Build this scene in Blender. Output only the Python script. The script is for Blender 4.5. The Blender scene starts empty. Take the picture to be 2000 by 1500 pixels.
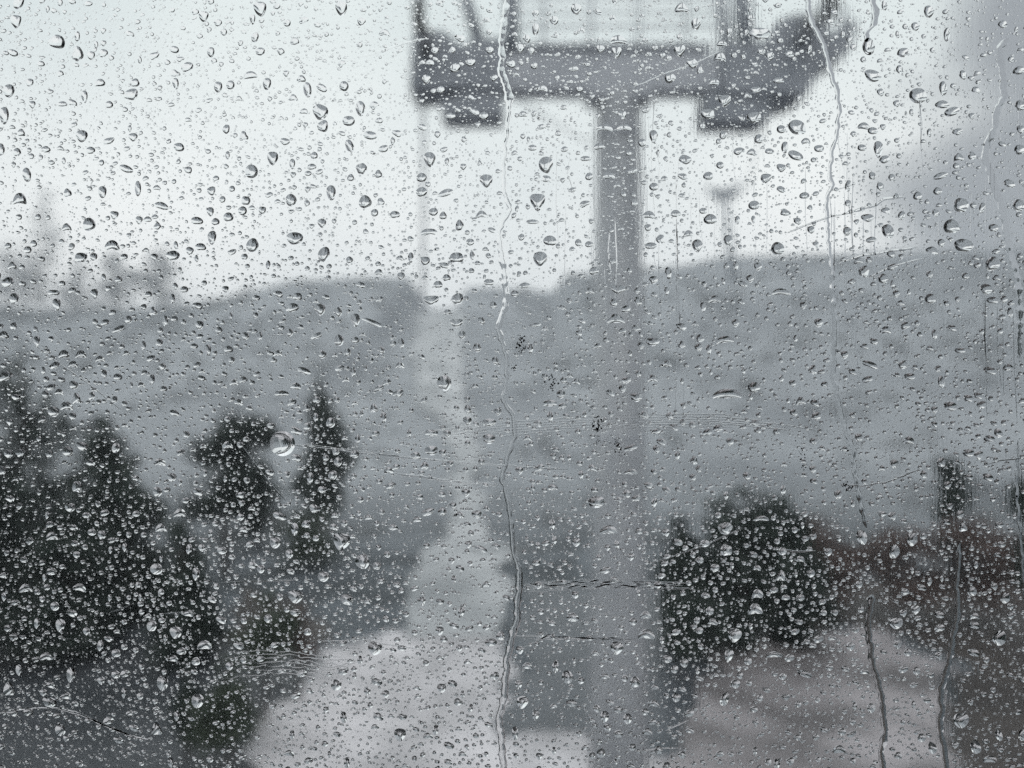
import bpy, math, random
import numpy as np
from mathutils import Vector, noise
C = bpy.context.scene.collection
sc = bpy.context.scene
rng = np.random.default_rng(7)
R = math.radians

# ------------------------------------------------------------------ camera
cd = bpy.data.cameras.new("camera")
cam = bpy.data.objects.new("camera", cd); C.objects.link(cam)
cam.location = (0, 0, 0); cam.rotation_euler = (R(90), 0, 0)
F = 1570.0                                   # focal length in photograph pixels (2000 wide)
cd.sensor_width = 36; cd.lens = 36 * F / 2000
cd.clip_start = 0.01; cd.clip_end = 6000
cd.dof.use_dof = True; cd.dof.focus_distance = 0.300; cd.dof.aperture_fstop = 5.6
sc.camera = cam
D = 0.300                                    # the outer face of the pane stands 30 cm in front of the lens

# ------------------------------------------------------------------ world: a bright overcast sky
SUN_EL, SUN_AZ = 42, 165
w = bpy.data.worlds.new("World"); sc.world = w; w.use_nodes = True
nt = w.node_tree; nt.nodes.clear()
def N(t, tree=nt, **kw):
    n = tree.nodes.new(t)
    for k, v in kw.items(): setattr(n, k, v)
    return n
sky = N("ShaderNodeTexSky", sky_type='NISHITA', sun_disc=False)
sky.sun_elevation = R(SUN_EL); sky.sun_rotation = R(SUN_AZ); sky.air_density = 2; sky.dust_density = 6
hs = N("ShaderNodeHueSaturation"); hs.inputs['Saturation'].default_value = 0.35
tc = N("ShaderNodeTexCoord"); sx = N("ShaderNodeSeparateXYZ")
nt.links.new(tc.outputs['Generated'], sx.inputs[0])
cr = N("ShaderNodeValToRGB")                 # height above the horizon -> cloud-deck colour
e = cr.color_ramp.elements
e[0].position = 0.0;  e[0].color = (0.93, 0.93, 0.93, 1)
e[1].position = 1.0;  e[1].color = (0.98, 1.02, 1.04, 1)
a = cr.color_ramp.elements.new(0.20); a.color = (0.93, 0.95, 0.94, 1)
a = cr.color_ramp.elements.new(0.40); a.color = (0.755, 0.82, 0.815, 1)
nt.links.new(sx.outputs['Z'], cr.inputs[0])
nz = N("ShaderNodeTexNoise"); nz.inputs['Scale'].default_value = 2.2; nz.inputs['Detail'].default_value = 5
nt.links.new(tc.outputs['Generated'], nz.inputs['Vector'])
cl = N("ShaderNodeValToRGB"); cl.color_ramp.elements[0].position = 0.35; cl.color_ramp.elements[1].position = 0.62
cl.color_ramp.elements[0].color = (0.84, 0.87, 0.885, 1); cl.color_ramp.elements[1].color = (1, 1, 1, 1)
nt.links.new(nz.outputs['Fac'], cl.inputs[0])
mul = N("ShaderNodeMix", data_type='RGBA', blend_type='MULTIPLY'); mul.inputs['Factor'].default_value = 1
nt.links.new(cr.outputs[0], mul.inputs['A']); nt.links.new(cl.outputs[0], mul.inputs['B'])
# a heavier bank of rain cloud off to the right
n2 = N("ShaderNodeTexNoise"); n2.inputs['Scale'].default_value = 3.0; n2.inputs['Detail'].default_value = 4
nt.links.new(tc.outputs['Generated'], n2.inputs['Vector'])
ma = N("ShaderNodeMath", operation='MULTIPLY_ADD'); ma.inputs[1].default_value = 0.42; nt.links.new(n2.outputs['Fac'], ma.inputs[0])
nt.links.new(sx.outputs['X'], ma.inputs[2])
m3 = N("ShaderNodeMath", operation='MULTIPLY_ADD'); m3.inputs[1].default_value = 0.25; nt.links.new(sx.outputs['Z'], m3.inputs[0]); nt.links.new(ma.outputs[0], m3.inputs[2])
mr = N("ShaderNodeMapRange"); mr.interpolation_type = 'SMOOTHSTEP'
mr.inputs['From Min'].default_value = 0.66; mr.inputs['From Max'].default_value = 0.76
nt.links.new(m3.outputs[0], mr.inputs['Value'])
bank = N("ShaderNodeMix", data_type='RGBA', blend_type='MIX'); bank.inputs['B'].default_value = (0.31, 0.335, 0.36, 1)
nt.links.new(mr.outputs[0], bank.inputs['Factor']); nt.links.new(mul.outputs['Result'], bank.inputs['A'])
sc10 = N("ShaderNodeVectorMath", operation='SCALE'); sc10.inputs['Scale'].default_value = 12.2
nt.links.new(bank.outputs['Result'], sc10.inputs[0])
mix = N("ShaderNodeMix", data_type='RGBA'); mix.inputs['Factor'].default_value = 0.93
nt.links.new(sky.outputs[0], hs.inputs['Color']); nt.links.new(hs.outputs[0], mix.inputs['A']); nt.links.new(sc10.outputs[0], mix.inputs['B'])
bg = N("ShaderNodeBackground"); bg.inputs['Strength'].default_value = 0.1
nt.links.new(mix.outputs['Result'], bg.inputs['Color'])
out = N("ShaderNodeOutputWorld"); nt.links.new(bg.outputs[0], out.inputs[0])

sd = bpy.data.lights.new("sun", 'SUN'); sd.energy = 0.5; sd.angle = R(20); sd.color = (1, .98, .95)
sun = bpy.data.objects.new("sun", sd); C.objects.link(sun)
el, az = R(SUN_EL), R(SUN_AZ)
sun.rotation_euler = (-Vector((math.sin(az)*math.cos(el), math.cos(az)*math.cos(el), math.sin(el)))).to_track_quat('-Z', 'Y').to_euler()

sc.view_settings.view_transform = 'Standard'; sc.view_settings.look = 'None'
sc.view_settings.exposure = 0.0; sc.view_settings.gamma = 1; sc.view_settings.use_curve_mapping = False
cy = sc.cycles
cy.max_bounces = 14; cy.transmission_bounces = 12; cy.glossy_bounces = 4; cy.diffuse_bounces = 2; cy.volume_bounces = 1
cy.transparent_max_bounces = 8; cy.caustics_reflective = True; cy.caustics_refractive = True
cy.use_denoising = False; cy.sample_clamp_indirect = 8; cy.blur_glossy = 0.0

# ------------------------------------------------------------------ helpers
def P(px, py, Y): return Vector(((px-1000)/F*Y, Y, (750-py)/F*Y))
def tag(o, label=None, cat=None, group=None, kind=None):
    for k, v in (('label', label), ('category', cat), ('group', group), ('kind', kind)):
        if v: o[k] = v
    return o
def empty(name, loc, label=None, cat=None, group=None):
    o = bpy.data.objects.new(name, None); C.objects.link(o); o.location = loc
    return tag(o, label, cat, group)
def mesh(name, verts, faces, m, parent=None, smooth=False, loc=None):
    me = bpy.data.meshes.new(name); me.from_pydata([tuple(v) for v in verts], [], faces); me.update()
    if smooth: me.polygons.foreach_set('use_smooth', [True]*len(me.polygons))
    me.materials.append(m)
    o = bpy.data.objects.new(name, me); C.objects.link(o)
    if parent: o.parent = parent
    if loc is not None: o.location = loc
    return o
class MB:
    def __init__(s): s.v = []; s.f = []
    def add(s, v, f):
        n = len(s.v); s.v += [tuple(p) for p in v]; s.f += [tuple(i+n for i in q) for q in f]; return s
    def box(s, x0, x1, y0, y1, z0, z1):
        v = [(x, y, z) for z in (z0, z1) for y in (y0, y1) for x in (x0, x1)]
        return s.add(v, [(0,2,3,1),(4,5,7,6),(0,1,5,4),(2,6,7,3),(0,4,6,2),(1,3,7,5)])
    def bar(s, a, b, r0, r1=None, n=8, caps=True):
        a, b = Vector(a), Vector(b); r1 = r0 if r1 is None else r1
        d = (b-a).normalized(); q = d.to_track_quat('Z', 'Y'); v = []
        for p, r in ((a, r0), (b, r1)):
            for i in range(n):
                t = 2*math.pi*i/n; v.append(p + q @ Vector((math.cos(t)*r, math.sin(t)*r, 0)))
        f = [(i, (i+1) % n, n+(i+1) % n, n+i) for i in range(n)]
        if caps: f += [tuple(range(n-1, -1, -1)), tuple(range(n, 2*n))]
        return s.add(v, f)
    def prism(s, pts, y0, y1):            # outline in x,z pushed along y
        n = len(pts); v = [(x, y0, z) for x, z in pts] + [(x, y1, z) for x, z in pts]
        f = [(i, (i+1) % n, n+(i+1) % n, n+i) for i in range(n)] + [tuple(range(n-1, -1, -1)), tuple(range(n, 2*n))]
        return s.add(v, f)
    def build(s, name, m, parent=None, smooth=False): return mesh(name, s.v, s.f, m, parent, smooth)

def mat(name, c1, c2=None, scale=3.0, rough=.7, bump=0.0, spec=.5, detail=6, stretch=(1,1,1), metal=0, trans=0):
    m = bpy.data.materials.new(name); m.use_nodes = True; t = m.node_tree; b = t.nodes['Principled BSDF']
    b.inputs['Roughness'].default_value = rough; b.inputs['Specular IOR Level'].default_value = spec
    b.inputs['Metallic'].default_value = metal
    c2 = c2 or tuple(x*.8 for x in c1)
    g = N("ShaderNodeNewGeometry", t) if False else N("ShaderNodeTexCoord", t)
    mp = N("ShaderNodeMapping", t); mp.inputs['Scale'].default_value = stretch
    n = N("ShaderNodeTexNoise", t); n.inputs['Scale'].default_value = scale; n.inputs['Detail'].default_value = detail; n.inputs['Roughness'].default_value = .62
    r = N("ShaderNodeValToRGB", t); r.color_ramp.elements[0].position = .36; r.color_ramp.elements[1].position = .66
    r.color_ramp.elements[0].color = (*c1, 1); r.color_ramp.elements[1].color = (*c2, 1)
    t.links.new(g.outputs['Object'], mp.inputs[0]); t.links.new(mp.outputs[0], n.inputs['Vector'])
    t.links.new(n.outputs['Fac'], r.inputs[0]); t.links.new(r.outputs[0], b.inputs['Base Color'])
    if bump:
        bp = N("ShaderNodeBump", t); bp.inputs['Strength'].default_value = bump; bp.inputs['Distance'].default_value = .05
        t.links.new(n.outputs['Fac'], bp.inputs['Height']); t.links.new(bp.outputs[0], b.inputs['Normal'])
    return m
M = dict(
    ground=mat('wet_grass_ground', (.17,.185,.195), (.25,.265,.275), .05, .75, .3),
    pale=mat('pale_wet_gravel', (.33,.32,.33), (.80,.77,.79), .3, .5, .2),
    track=mat('pale_track', (.28,.295,.305), (.62,.63,.64), .16, .7, .2),
    asphalt=mat('wet_asphalt', (.06,.068,.078), (.10,.11,.125), .4, .4, .1),
    slate=mat('wet_dark_yard', (.03,.035,.04), (.065,.07,.078), .3, .45, .2),
    earth=mat('wet_brown_earth', (.026,.021,.019), (.065,.054,.048), .35, .55, .4),
    mauve=mat('mauve_grey_gravel', (.13,.12,.122), (.50,.465,.48), .28, .6, .2),
    leaf=mat('dark_evergreen_leaf', (.008,.016,.012), (.02,.036,.026), 1.5, .6),
    leaf2=mat('green_shrub_leaf', (.03,.045,.03), (.055,.072,.048), 1.5, .6),
    leafb=mat('brown_shrub_leaf', (.085,.058,.052), (.13,.09,.08), 1.5, .6),
    leafp=mat('haze_paled_leaf', (.26,.28,.3), (.36,.38,.4), 1.5, .7),  # paleness of the mist put into the leaf colour
    mast=mat('pale_painted_mast', (.33,.345,.365), (.41,.425,.445), 1.2, .45, 0),
    dirt=mat('dark_dried_dirt', (.016,.017,.018), (.04,.04,.042), 900, .8),
    scrub=mat('grey_wet_scrub', (.16,.17,.175), (.27,.28,.285), .1, .8),
    bark=mat('wet_bark', (.03,.026,.024), (.06,.05,.045), 6, .7, .5, stretch=(1,1,.2)),
    steel=mat('galvanised_steel', (.33,.35,.385), (.41,.43,.465), 1.2, .5, 0),
    steeld=mat('dark_machinery_steel', (.19,.21,.24), (.27,.29,.325), 2, .5, 0),
    rubber=mat('black_rubber', (.02,.02,.02), (.03,.03,.03), 3, .6),
    cabin=mat('grey_cabin_panel', (.05,.052,.055), (.06,.062,.066), 3, .5),
    seat=mat('dark_seat_vinyl', (.03,.03,.034), (.04,.04,.045), 12, .5, .1),
)
def glass(name, ior, bump=False):
    m = bpy.data.materials.new(name); m.use_nodes = True; t = m.node_tree; t.nodes.clear()
    g = N("ShaderNodeBsdfGlass", t); g.inputs['IOR'].default_value = ior; g.inputs['Roughness'].default_value = 0
    o = N("ShaderNodeOutputMaterial", t); t.links.new(g.outputs[0], o.inputs[0])
    return m, t, g
WATER, _, _ = glass('rain_water', 1.333)
GLASS, gt, gg = glass('window_glass', 1.49)

# ------------------------------------------------------------------ terrain
gm = M['ground']; t = gm.node_tree; b = t.nodes['Principled BSDF']         # dark wet turf on the valley floor, bleached hill grass coloured paler for haze
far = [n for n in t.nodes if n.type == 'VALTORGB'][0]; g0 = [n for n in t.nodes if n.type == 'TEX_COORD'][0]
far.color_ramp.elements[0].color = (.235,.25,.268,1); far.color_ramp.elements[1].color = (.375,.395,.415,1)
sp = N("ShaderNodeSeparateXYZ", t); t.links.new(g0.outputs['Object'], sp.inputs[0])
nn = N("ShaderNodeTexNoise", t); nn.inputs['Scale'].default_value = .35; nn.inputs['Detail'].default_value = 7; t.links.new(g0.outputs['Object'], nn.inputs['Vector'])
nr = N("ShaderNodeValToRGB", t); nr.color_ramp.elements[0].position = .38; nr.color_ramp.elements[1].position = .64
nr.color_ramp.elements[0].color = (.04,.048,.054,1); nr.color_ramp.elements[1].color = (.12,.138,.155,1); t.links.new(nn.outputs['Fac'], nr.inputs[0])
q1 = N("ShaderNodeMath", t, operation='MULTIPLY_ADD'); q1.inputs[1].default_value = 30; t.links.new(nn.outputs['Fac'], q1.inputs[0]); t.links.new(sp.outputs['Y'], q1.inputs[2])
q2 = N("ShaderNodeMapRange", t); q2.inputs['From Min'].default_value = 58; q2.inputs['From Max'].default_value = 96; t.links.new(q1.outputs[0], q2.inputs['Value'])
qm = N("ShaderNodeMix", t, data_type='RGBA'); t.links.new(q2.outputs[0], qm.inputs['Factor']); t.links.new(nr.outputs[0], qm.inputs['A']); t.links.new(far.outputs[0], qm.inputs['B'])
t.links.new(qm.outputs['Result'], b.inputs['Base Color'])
SKY = [(-900,600),(0,600),(150,604),(300,598),(400,590),(500,566),(560,550),(700,541),(800,540),(816,604),(896,604),(910,562),(960,560),
       (1080,570),(1110,536),(1170,530),(1260,526),(1350,516),(1400,502),(1600,496),(1800,490),(2000,486),(3400,500)]
YR = 230.0
sxs = np.array([p[0] for p in SKY], float); sys_ = np.array([p[1] for p in SKY], float)
def hgt(x, Y):
    """height of the ground: a flat valley floor, a steep wet hillside from 60 m and a rounded ridge 230 m away"""
    px = 1000 + F*x/YR
    zr = (750 - np.interp(px, sxs, sys_))/F*YR
    t = min(max((Y-60)/(YR-60), 0), 1)
    z = -10 + (zr+10)*t**1.25
    if Y > YR: z = zr - (Y-YR)*0.05
    if Y > 55 and Y < YR*0.97:
        k = min(1, (Y-55)/30)
        z += k*(noise.noise(Vector((x*.03, Y*.03, 1)))*1.6)
    return float(z)
xs = np.unique(np.concatenate([np.linspace(-700, -110, 30), np.linspace(-110, 160, 210), np.linspace(160, 700, 28)]))
ys = np.unique(np.concatenate([np.linspace(-250, 0, 8), np.linspace(0, 60, 7), np.linspace(60, 240, 90), np.linspace(240, 950, 24)]))
vv = [(x, y, hgt(x, y)) for y in ys for x in xs]
nx = len(xs)
ff = [(j*nx+i, j*nx+i+1, (j+1)*nx+i+1, (j+1)*nx+i) for j in range(len(ys)-1) for i in range(nx-1)]
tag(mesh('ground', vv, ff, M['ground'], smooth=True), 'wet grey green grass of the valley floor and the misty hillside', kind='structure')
def hit(px, py):
    """where the line of sight through a point of the photograph meets the ground"""
    Y = 10.0
    while Y < 400:
        p = P(px, py, Y)
        if p.z <= hgt(p.x, Y): return Vector((p.x, Y, hgt(p.x, Y)))
        Y += .25
    return None
def patch(name, outline, m, lift, label, rough=1.3, flat=True):
    """irregular sheet lying on the valley floor; outline given as photograph points on the ground"""
    pts = [hit(*q) for q in outline]; o = []
    for i, a in enumerate(pts):
        b = pts[(i+1) % len(pts)]; n = max(2, int((b-a).length/.7))
        for k in range(n):
            p = a.lerp(b, k/n); q = noise.noise_vector(Vector((p.x*.6, p.y*.6, lift*50)))*rough
            o.append((p.x+q.x, p.y+q.y, -10+lift))
    return tag(mesh(name, o, [tuple(range(len(o)))], m), label, kind='structure')
patch('yard', [(-300,1480),(-300,1235),(60,1230),(330,1245),(470,1260),(640,1300),(560,1470),(520,1700),(-300,1700)], M['slate'], .004, 'dark wet yard at the lower left')
patch('pavement', [(560,1380),(640,1262),(790,1235),(975,1250),(1000,1440),(1155,1445),(1300,1450),(1330,1700),(1300,2600),(500,2600),(420,1700)], M['pale'], .008, 'pale wet paving under the pane bottom')
patch('road', [(1004,1142),(1400,1140),(1440,1180),(1380,1330),(1330,1446),(1005,1436)], M['asphalt'], .012, 'grey wet road in the lower middle')
patch('earth_bank', [(1380,1130),(1640,1140),(2300,1120),(2300,1700),(1850,1700),(1850,1300),(1700,1225),(1420,1250)], M['earth'], .016, 'dark brown wet earth at the lower right')
patch('gravel_lot', [(1400,1256),(1700,1232),(1845,1310),(1850,1700),(1860,2600),(1310,2600),(1330,1450)], M['mauve'], .020, 'mauve grey gravel lot at the lower right')
patch('brown_verge', [(470,1150),(620,1190),(640,1255),(450,1262)], M['earth'], .020, 'patch of brown verge beside the shrubs')
tag(mesh('forecourt', [(-26,-14,-9.974),(24,-16,-9.974),(27,6,-9.974),(18,15.5,-9.974),(3,16.5,-9.974),(-9,14.8,-9.974),(-22,16,-9.974),(-30,4,-9.974)], [tuple(range(8))], M['pale']), 'pale wet concrete directly below the cabin', kind='structure')
# pale track: climbs from the valley floor to the notch in the ridge
rows = [(1250,790,965),(1140,792,1000),(1060,850,985),(1030,880,945),(960,884,935),(900,884,932),(840,880,936),(815,840,925),(795,812,905),(730,810,905),(680,810,903),(640,811,900),(612,812,897)]
tv = []; SUB = 6
rr = []
for i in range(len(rows)-1):
    for k in range(SUB):
        rr.append([rows[i][j] + (rows[i+1][j]-rows[i][j])*k/SUB for j in range(3)])
rr.append(rows[-1])
for y, x0, x1 in rr:
    a = hit((x0+x1)/2, y)
    if a is None: continue
    for k in range(7):
        X = ((x0+(x1-x0)*k/6)-1000)/F*a.y; X += noise.noise(Vector((a.y*.22, (k > 3)*9., 0)))*(.9+a.y*.012)*(1 if k in (0, 6) else .5)
        tv.append((X, a.y, hgt(X, a.y)+.08 + (0.25 if a.y > 70 else 0)))
n = len(tv)//7
tag(mesh('path', tv, [(j*7+k, j*7+k+1, (j+1)*7+k+1, (j+1)*7+k) for j in range(n-1) for k in range(6)], M['track'], smooth=True),
    'pale track climbing the hillside to the notch in the ridge', kind='structure')

# haze over everything
hm = bpy.data.materials.new('pale_haze'); hm.use_nodes = True; t = hm.node_tree; t.nodes.clear()
pv = N("ShaderNodeVolumePrincipled", t); pv.inputs['Color'].default_value = (.90, .95, 1.0, 1); pv.inputs['Density'].default_value = 0.0008
pv.inputs['Anisotropy'].default_value = 0.2
o = N("ShaderNodeOutputMaterial", t); t.links.new(pv.outputs[0], o.inputs['Volume'])
tag(MB().box(-720, 720, -260, 960, -52, 62).build('haze', hm), 'pale rain haze filling the valley', kind='stuff')

# ------------------------------------------------------------------ trees
def crown_mesh(lobes, n, size, seed, droop=.2):
    """leaf sprays spread through the volume of several uneven lobes"""
    g = np.random.default_rng(seed); vol = np.array([l[3]*l[4]*l[5] for l in lobes]); pr = vol/vol.sum()
    V = []; Fc = []
    idx = g.choice(len(lobes), n, p=pr)
    for k, li in enumerate(idx):
        cx, cy_, cz, rx, ry, rz = lobes[li]
        d = g.normal(size=3); d /= np.linalg.norm(d); rad = g.random()**.5*1.18
        q = np.array([cx, cy_, cz]) + d*rad*np.array([rx, ry, rz])
        if noise.noise(Vector(q*1.1 + seed)) < -.12 and rad > .55: continue
        s = size*(.6+.8*g.random()); u = g.normal(size=3); u /= np.linalg.norm(u)
        v = np.cross(u, g.normal(size=3)); v /= np.linalg.norm(v); b = len(V)
        V += [q-u*s-v*s*.3, q+v*s*-.5, q+u*s, q+v*s*.5]; Fc.append((b, b+1, b+2, b+3))
    return V, Fc
def tree(name, base, H, lobes, n, leafm, label, cat='tree', group=None, size=.22, seed=1, tr=.22, limbs=6, trunk=True):
    t = empty(name, base, label, cat, group)
    g = np.random.default_rng(seed+99)
    if trunk:
        top = max(l[2] for l in lobes); mb = MB(); p = Vector((0, 0, -.3)); prev = tr
        segs = 6
        for i in range(segs):
            q = Vector((g.normal()*.06*tr*4, g.normal()*.06*tr*4, (i+1)/segs*top)) ; r = tr*(1-(i+1)/segs*.75)
            mb.bar(p, q, prev, r, 8, caps=False); p, prev = q, r
        mb.build('trunk', M['bark'], t, True)
        for k in range(limbs):
            l = lobes[k % len(lobes)]; a = g.random()*6.28
            z0 = top*(.25+.55*k/limbs); e_ = Vector((l[0]+math.cos(a)*l[3]*.6, l[1]+math.sin(a)*l[4]*.6, max(z0+.3, l[2]+g.normal()*.2*l[5])))
            mid = Vector((e_.x*.5, e_.y*.5, z0*.6+e_.z*.4+.1))
            MB().bar((0,0,z0), mid, tr*.38, tr*.22, 6, False).bar(mid, e_, tr*.22, tr*.06, 6, False).build('limb', M['bark'], t, True)
    V, Fc = crown_mesh(lobes, n, size, seed)
    mesh('crown', V, Fc, leafm, t)
    return t
def lobes_ellipsoid(H, z0, rx, seed, k=9, top=.35, box=False):
    g = np.random.default_rng(seed); L = []
    for i in range(k):
        f = (i+.5)/k; z = z0+(H-z0)*f
        rr_ = rx*(1 if box else (1-(1-top)*abs(f-.35)/.65 if f > .35 else .8+.2*f/.35))
        a = g.random()*6.28; off = rr_*(.2+.5*g.random())
        L.append((math.cos(a)*off, math.sin(a)*off, z, rr_*(.75+.3*g.random()), rr_*(.75+.3*g.random()), (H-z0)/k*(1.0+.5*g.random())))
    return L
def ground_tree(name, px, top, Y, wpx, z0row, n, leafm, label, seed, **kw):
    x = (px-1000)/F*Y; zg = hgt(x, Y); H = (750-top)/F*Y - zg; rx = wpx/2/F*Y
    z0 = max(.1, (750-z0row)/F*Y - zg)
    kk = {k: kw.pop(k) for k in ('k', 'box', 'taper') if k in kw}
    return tree(name, (x, Y, zg), H, lobes_ellipsoid(H*.95, z0, rx*.82, seed, top=kk.get('taper', .35), k=kk.get('k', 9), box=kk.get('box', False)), n, leafm, label, seed=seed, **kw)
G = 'dark trees below the window'
ground_tree('tree', 40, 655, 38, 330, 1180, 4300, M['leaf'], 'tallest broad dark tree at the far left edge', 11, size=.26, tr=.3, k=12, taper=.2, group=G)
ground_tree('tree', 215, 835, 33, 230, 1255, 8000, M['leaf'], 'dark bushy tree right of the tallest tree on the left edge', 12, size=.26, group=G)
ground_tree('tree', -60, 900, 29, 260, 1240, 6000, M['leaf'], 'lower dark tree cut off by the left edge', 13, size=.26, group=G)
ground_tree('tree', 130, 985, 30, 260, 1240, 7000, M['leaf'], 'low spreading black tree in the lower left mass of trees', 14, size=.24, group=G)
ground_tree('tree', 358, 1030, 29, 150, 1290, 4600, M['leaf'], 'small dark tree at the right end of the left mass of trees', 15, size=.2, group=G)
ground_tree('tree', 440, 815, 42, 150, 1000, 4600, M['leaf'], 'square topped dark tree left of the round clear bead', 16, size=.24, box=True, k=8, group=G)
ground_tree('tree', 628, 722, 56, 130, 990, 4200, M['leaf'], 'slender pointed dark tree right of the round clear bead', 17, size=.27, taper=.12, k=9, group=G)
ground_tree('tree', 500, 905, 50, 120, 1030, 2600, M['leaf'], 'small dark tree just beside the square topped tree', 27, size=.22, group=G)
ground_tree('tree', 1450, 985, 30, 280, 1250, 5600, M['leaf'], 'broad black tree in the lower right beside the road', 18, size=.22, k=6, taper=.75, group=G)
ground_tree('tree', 1560, 1010, 31, 130, 1270, 3600, M['leaf'], 'small dark tree leaning out right of the broad black tree', 19, size=.22, group=G)
ground_tree('tree', 1335, 1010, 33, 110, 1250, 3200, M['leaf'], 'thin dark tree at the left side of the broad black tree', 20, size=.22, group=G)
ground_tree('column_tree', 1864, 885, 40, 62, 1110, 3000, M['leaf'], 'narrow dark green column tree near the right edge', 21, cat='tree', size=.18, box=True, k=10)
ground_tree('tree', 2035, 860, 25, 110, 1140, 3600, M['leaf'], 'dark green tree cut off by the right edge', 22, size=.2, k=9, group=G)
ground_tree('shrub', 520, 1150, 24, 130, 1290, 1800, M['leaf2'], 'green shrub beside the brown verge at lower left', 23, cat='shrub', size=.14, trunk=True, tr=.08)
ground_tree('shrub', 450, 1285, 21, 160, 1450, 1700, M['leaf2'], 'loose green shrub nearest the bottom edge', 24, cat='shrub', size=.12, tr=.07)
ground_tree('shrub', 585, 1180, 25.5, 70, 1290, 900, M['leafb'], 'brown leaved shrub left of the pale paving', 25, cat='shrub', size=.12, tr=.07)
ground_tree('shrub', 365, 1290, 21.5, 60, 1420, 700, M['leaf'], 'small black shrub in the wet yard', 26, cat='shrub', size=.12, tr=.06)
ground_tree('shrub', 1600, 1035, 36, 170, 1150, 2600, M['leafb'], 'low brownish thicket right of the broad black tree', 41, cat='shrub', size=.16, tr=.06, k=5, taper=.8, limbs=2)
ground_tree('shrub', 1760, 1040, 35, 190, 1160, 2600, M['leafb'], 'brownish thicket just left of the column tree foot', 42, cat='shrub', size=.16, tr=.06, k=5, taper=.8, limbs=2)
ground_tree('shrub', 1940, 1030, 33, 180, 1170, 2600, M['leafb'], 'brownish thicket right of the column tree foot', 43, cat='shrub', size=.16, tr=.06, k=5, taper=.8, limbs=2)
ground_tree('shrub', 1330, 1165, 27, 130, 1280, 1500, M['leaf'], 'low dark bush on the road side below the broad black tree', 44, cat='shrub', size=.14, tr=.05, k=4, taper=.8, limbs=2)
ground_tree('shrub', 620, 1000, 44, 150, 1090, 1500, M['leaf2'], 'low grey green thicket below the slender pointed tree', 45, cat='shrub', size=.18, tr=.05, k=4, taper=.8, limbs=2)
# scrub scattered over the slope and the valley floor
g = np.random.default_rng(77); V, Fc = [], []; tries = 0
while len(Fc) < 15000 and tries < 20000:
    tries += 1; y = 26+200*g.random()**.8; x = g.uniform(-.72, .72)*y
    if noise.noise(Vector((x*.045, y*.045, 7)))+.35*noise.noise(Vector((x*.2, y*.2, 3))) < -.22: continue
    pp = 1000+F*x/y
    if 770 < pp < 1010 or (y < 45 and pp > 990): continue
    z = hgt(x, y); r = g.uniform(.3, 1.0)*(.6+y/150)
    for q in range(16):
        c = np.array([x, y, z])+g.normal(size=3)*[r*.6, r*.6, r*.28]+[0, 0, r*.3]; u = g.normal(size=3); u *= r*.3/np.linalg.norm(u); v = g.normal(size=3)*r*.2; b = len(V)
        V += [c-u, c-v, c+u, c+v]; Fc.append((b, b+1, b+2, b+3))
tag(mesh('scrub', V, Fc, M['scrub']), 'thin grey scrub scattered over the hillside', kind='stuff')
# unseen woods added either side of the lift line to darken the drops
for sd_, lab_ in ((-1, 'added dark woods unseen beyond the left edge'), (1, 'added dark woods unseen beyond the right edge')):
    L_ = []; g = np.random.default_rng(70+sd_)
    for i in range(60):
        y = g.uniform(-60, 190); dx = 12+abs(y-5)*.72 if y > 5 else 12
        x = sd_*(dx + g.uniform(6, 60)); L_.append((x, y, hgt(x, y)+g.uniform(2, 6), g.uniform(3, 6), g.uniform(3, 6), g.uniform(4, 8)))
    V, Fc = crown_mesh(L_, 26000, .8, 500+sd_); tag(mesh('added_forest', V, Fc, M['leaf']), lab_, kind='stuff')
# thin pale trees on the skyline
for i, (px, top, wpx, nn, lab) in enumerate([
        (82, 362, 110, 1300, 'tallest thin pale tree in the mist on the left ridge'),
        (20, 470, 110, 1000, 'thin pale tree at the left end of the ridge'),
        (150, 505, 90, 800, 'low pale tree between the two tall ones on the left ridge'),
        (225, 488, 100, 1200, 'pale tree left of the rightmost one on the left ridge'),
        (312, 470, 100, 1300, 'rightmost pale tree on the left ridge')]):
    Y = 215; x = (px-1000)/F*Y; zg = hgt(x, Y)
    H = (750-top)/F*Y - zg; tree('misty_tree', (x, Y, zg), H, lobes_ellipsoid(H*.95, H*.12, wpx/2/F*Y*.85, 60+i, k=10, top=.4), nn, M['leafp'], lab, 'tree', 'thin pale trees on the left ridge', size=.55, seed=60+i, tr=.25)
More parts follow.
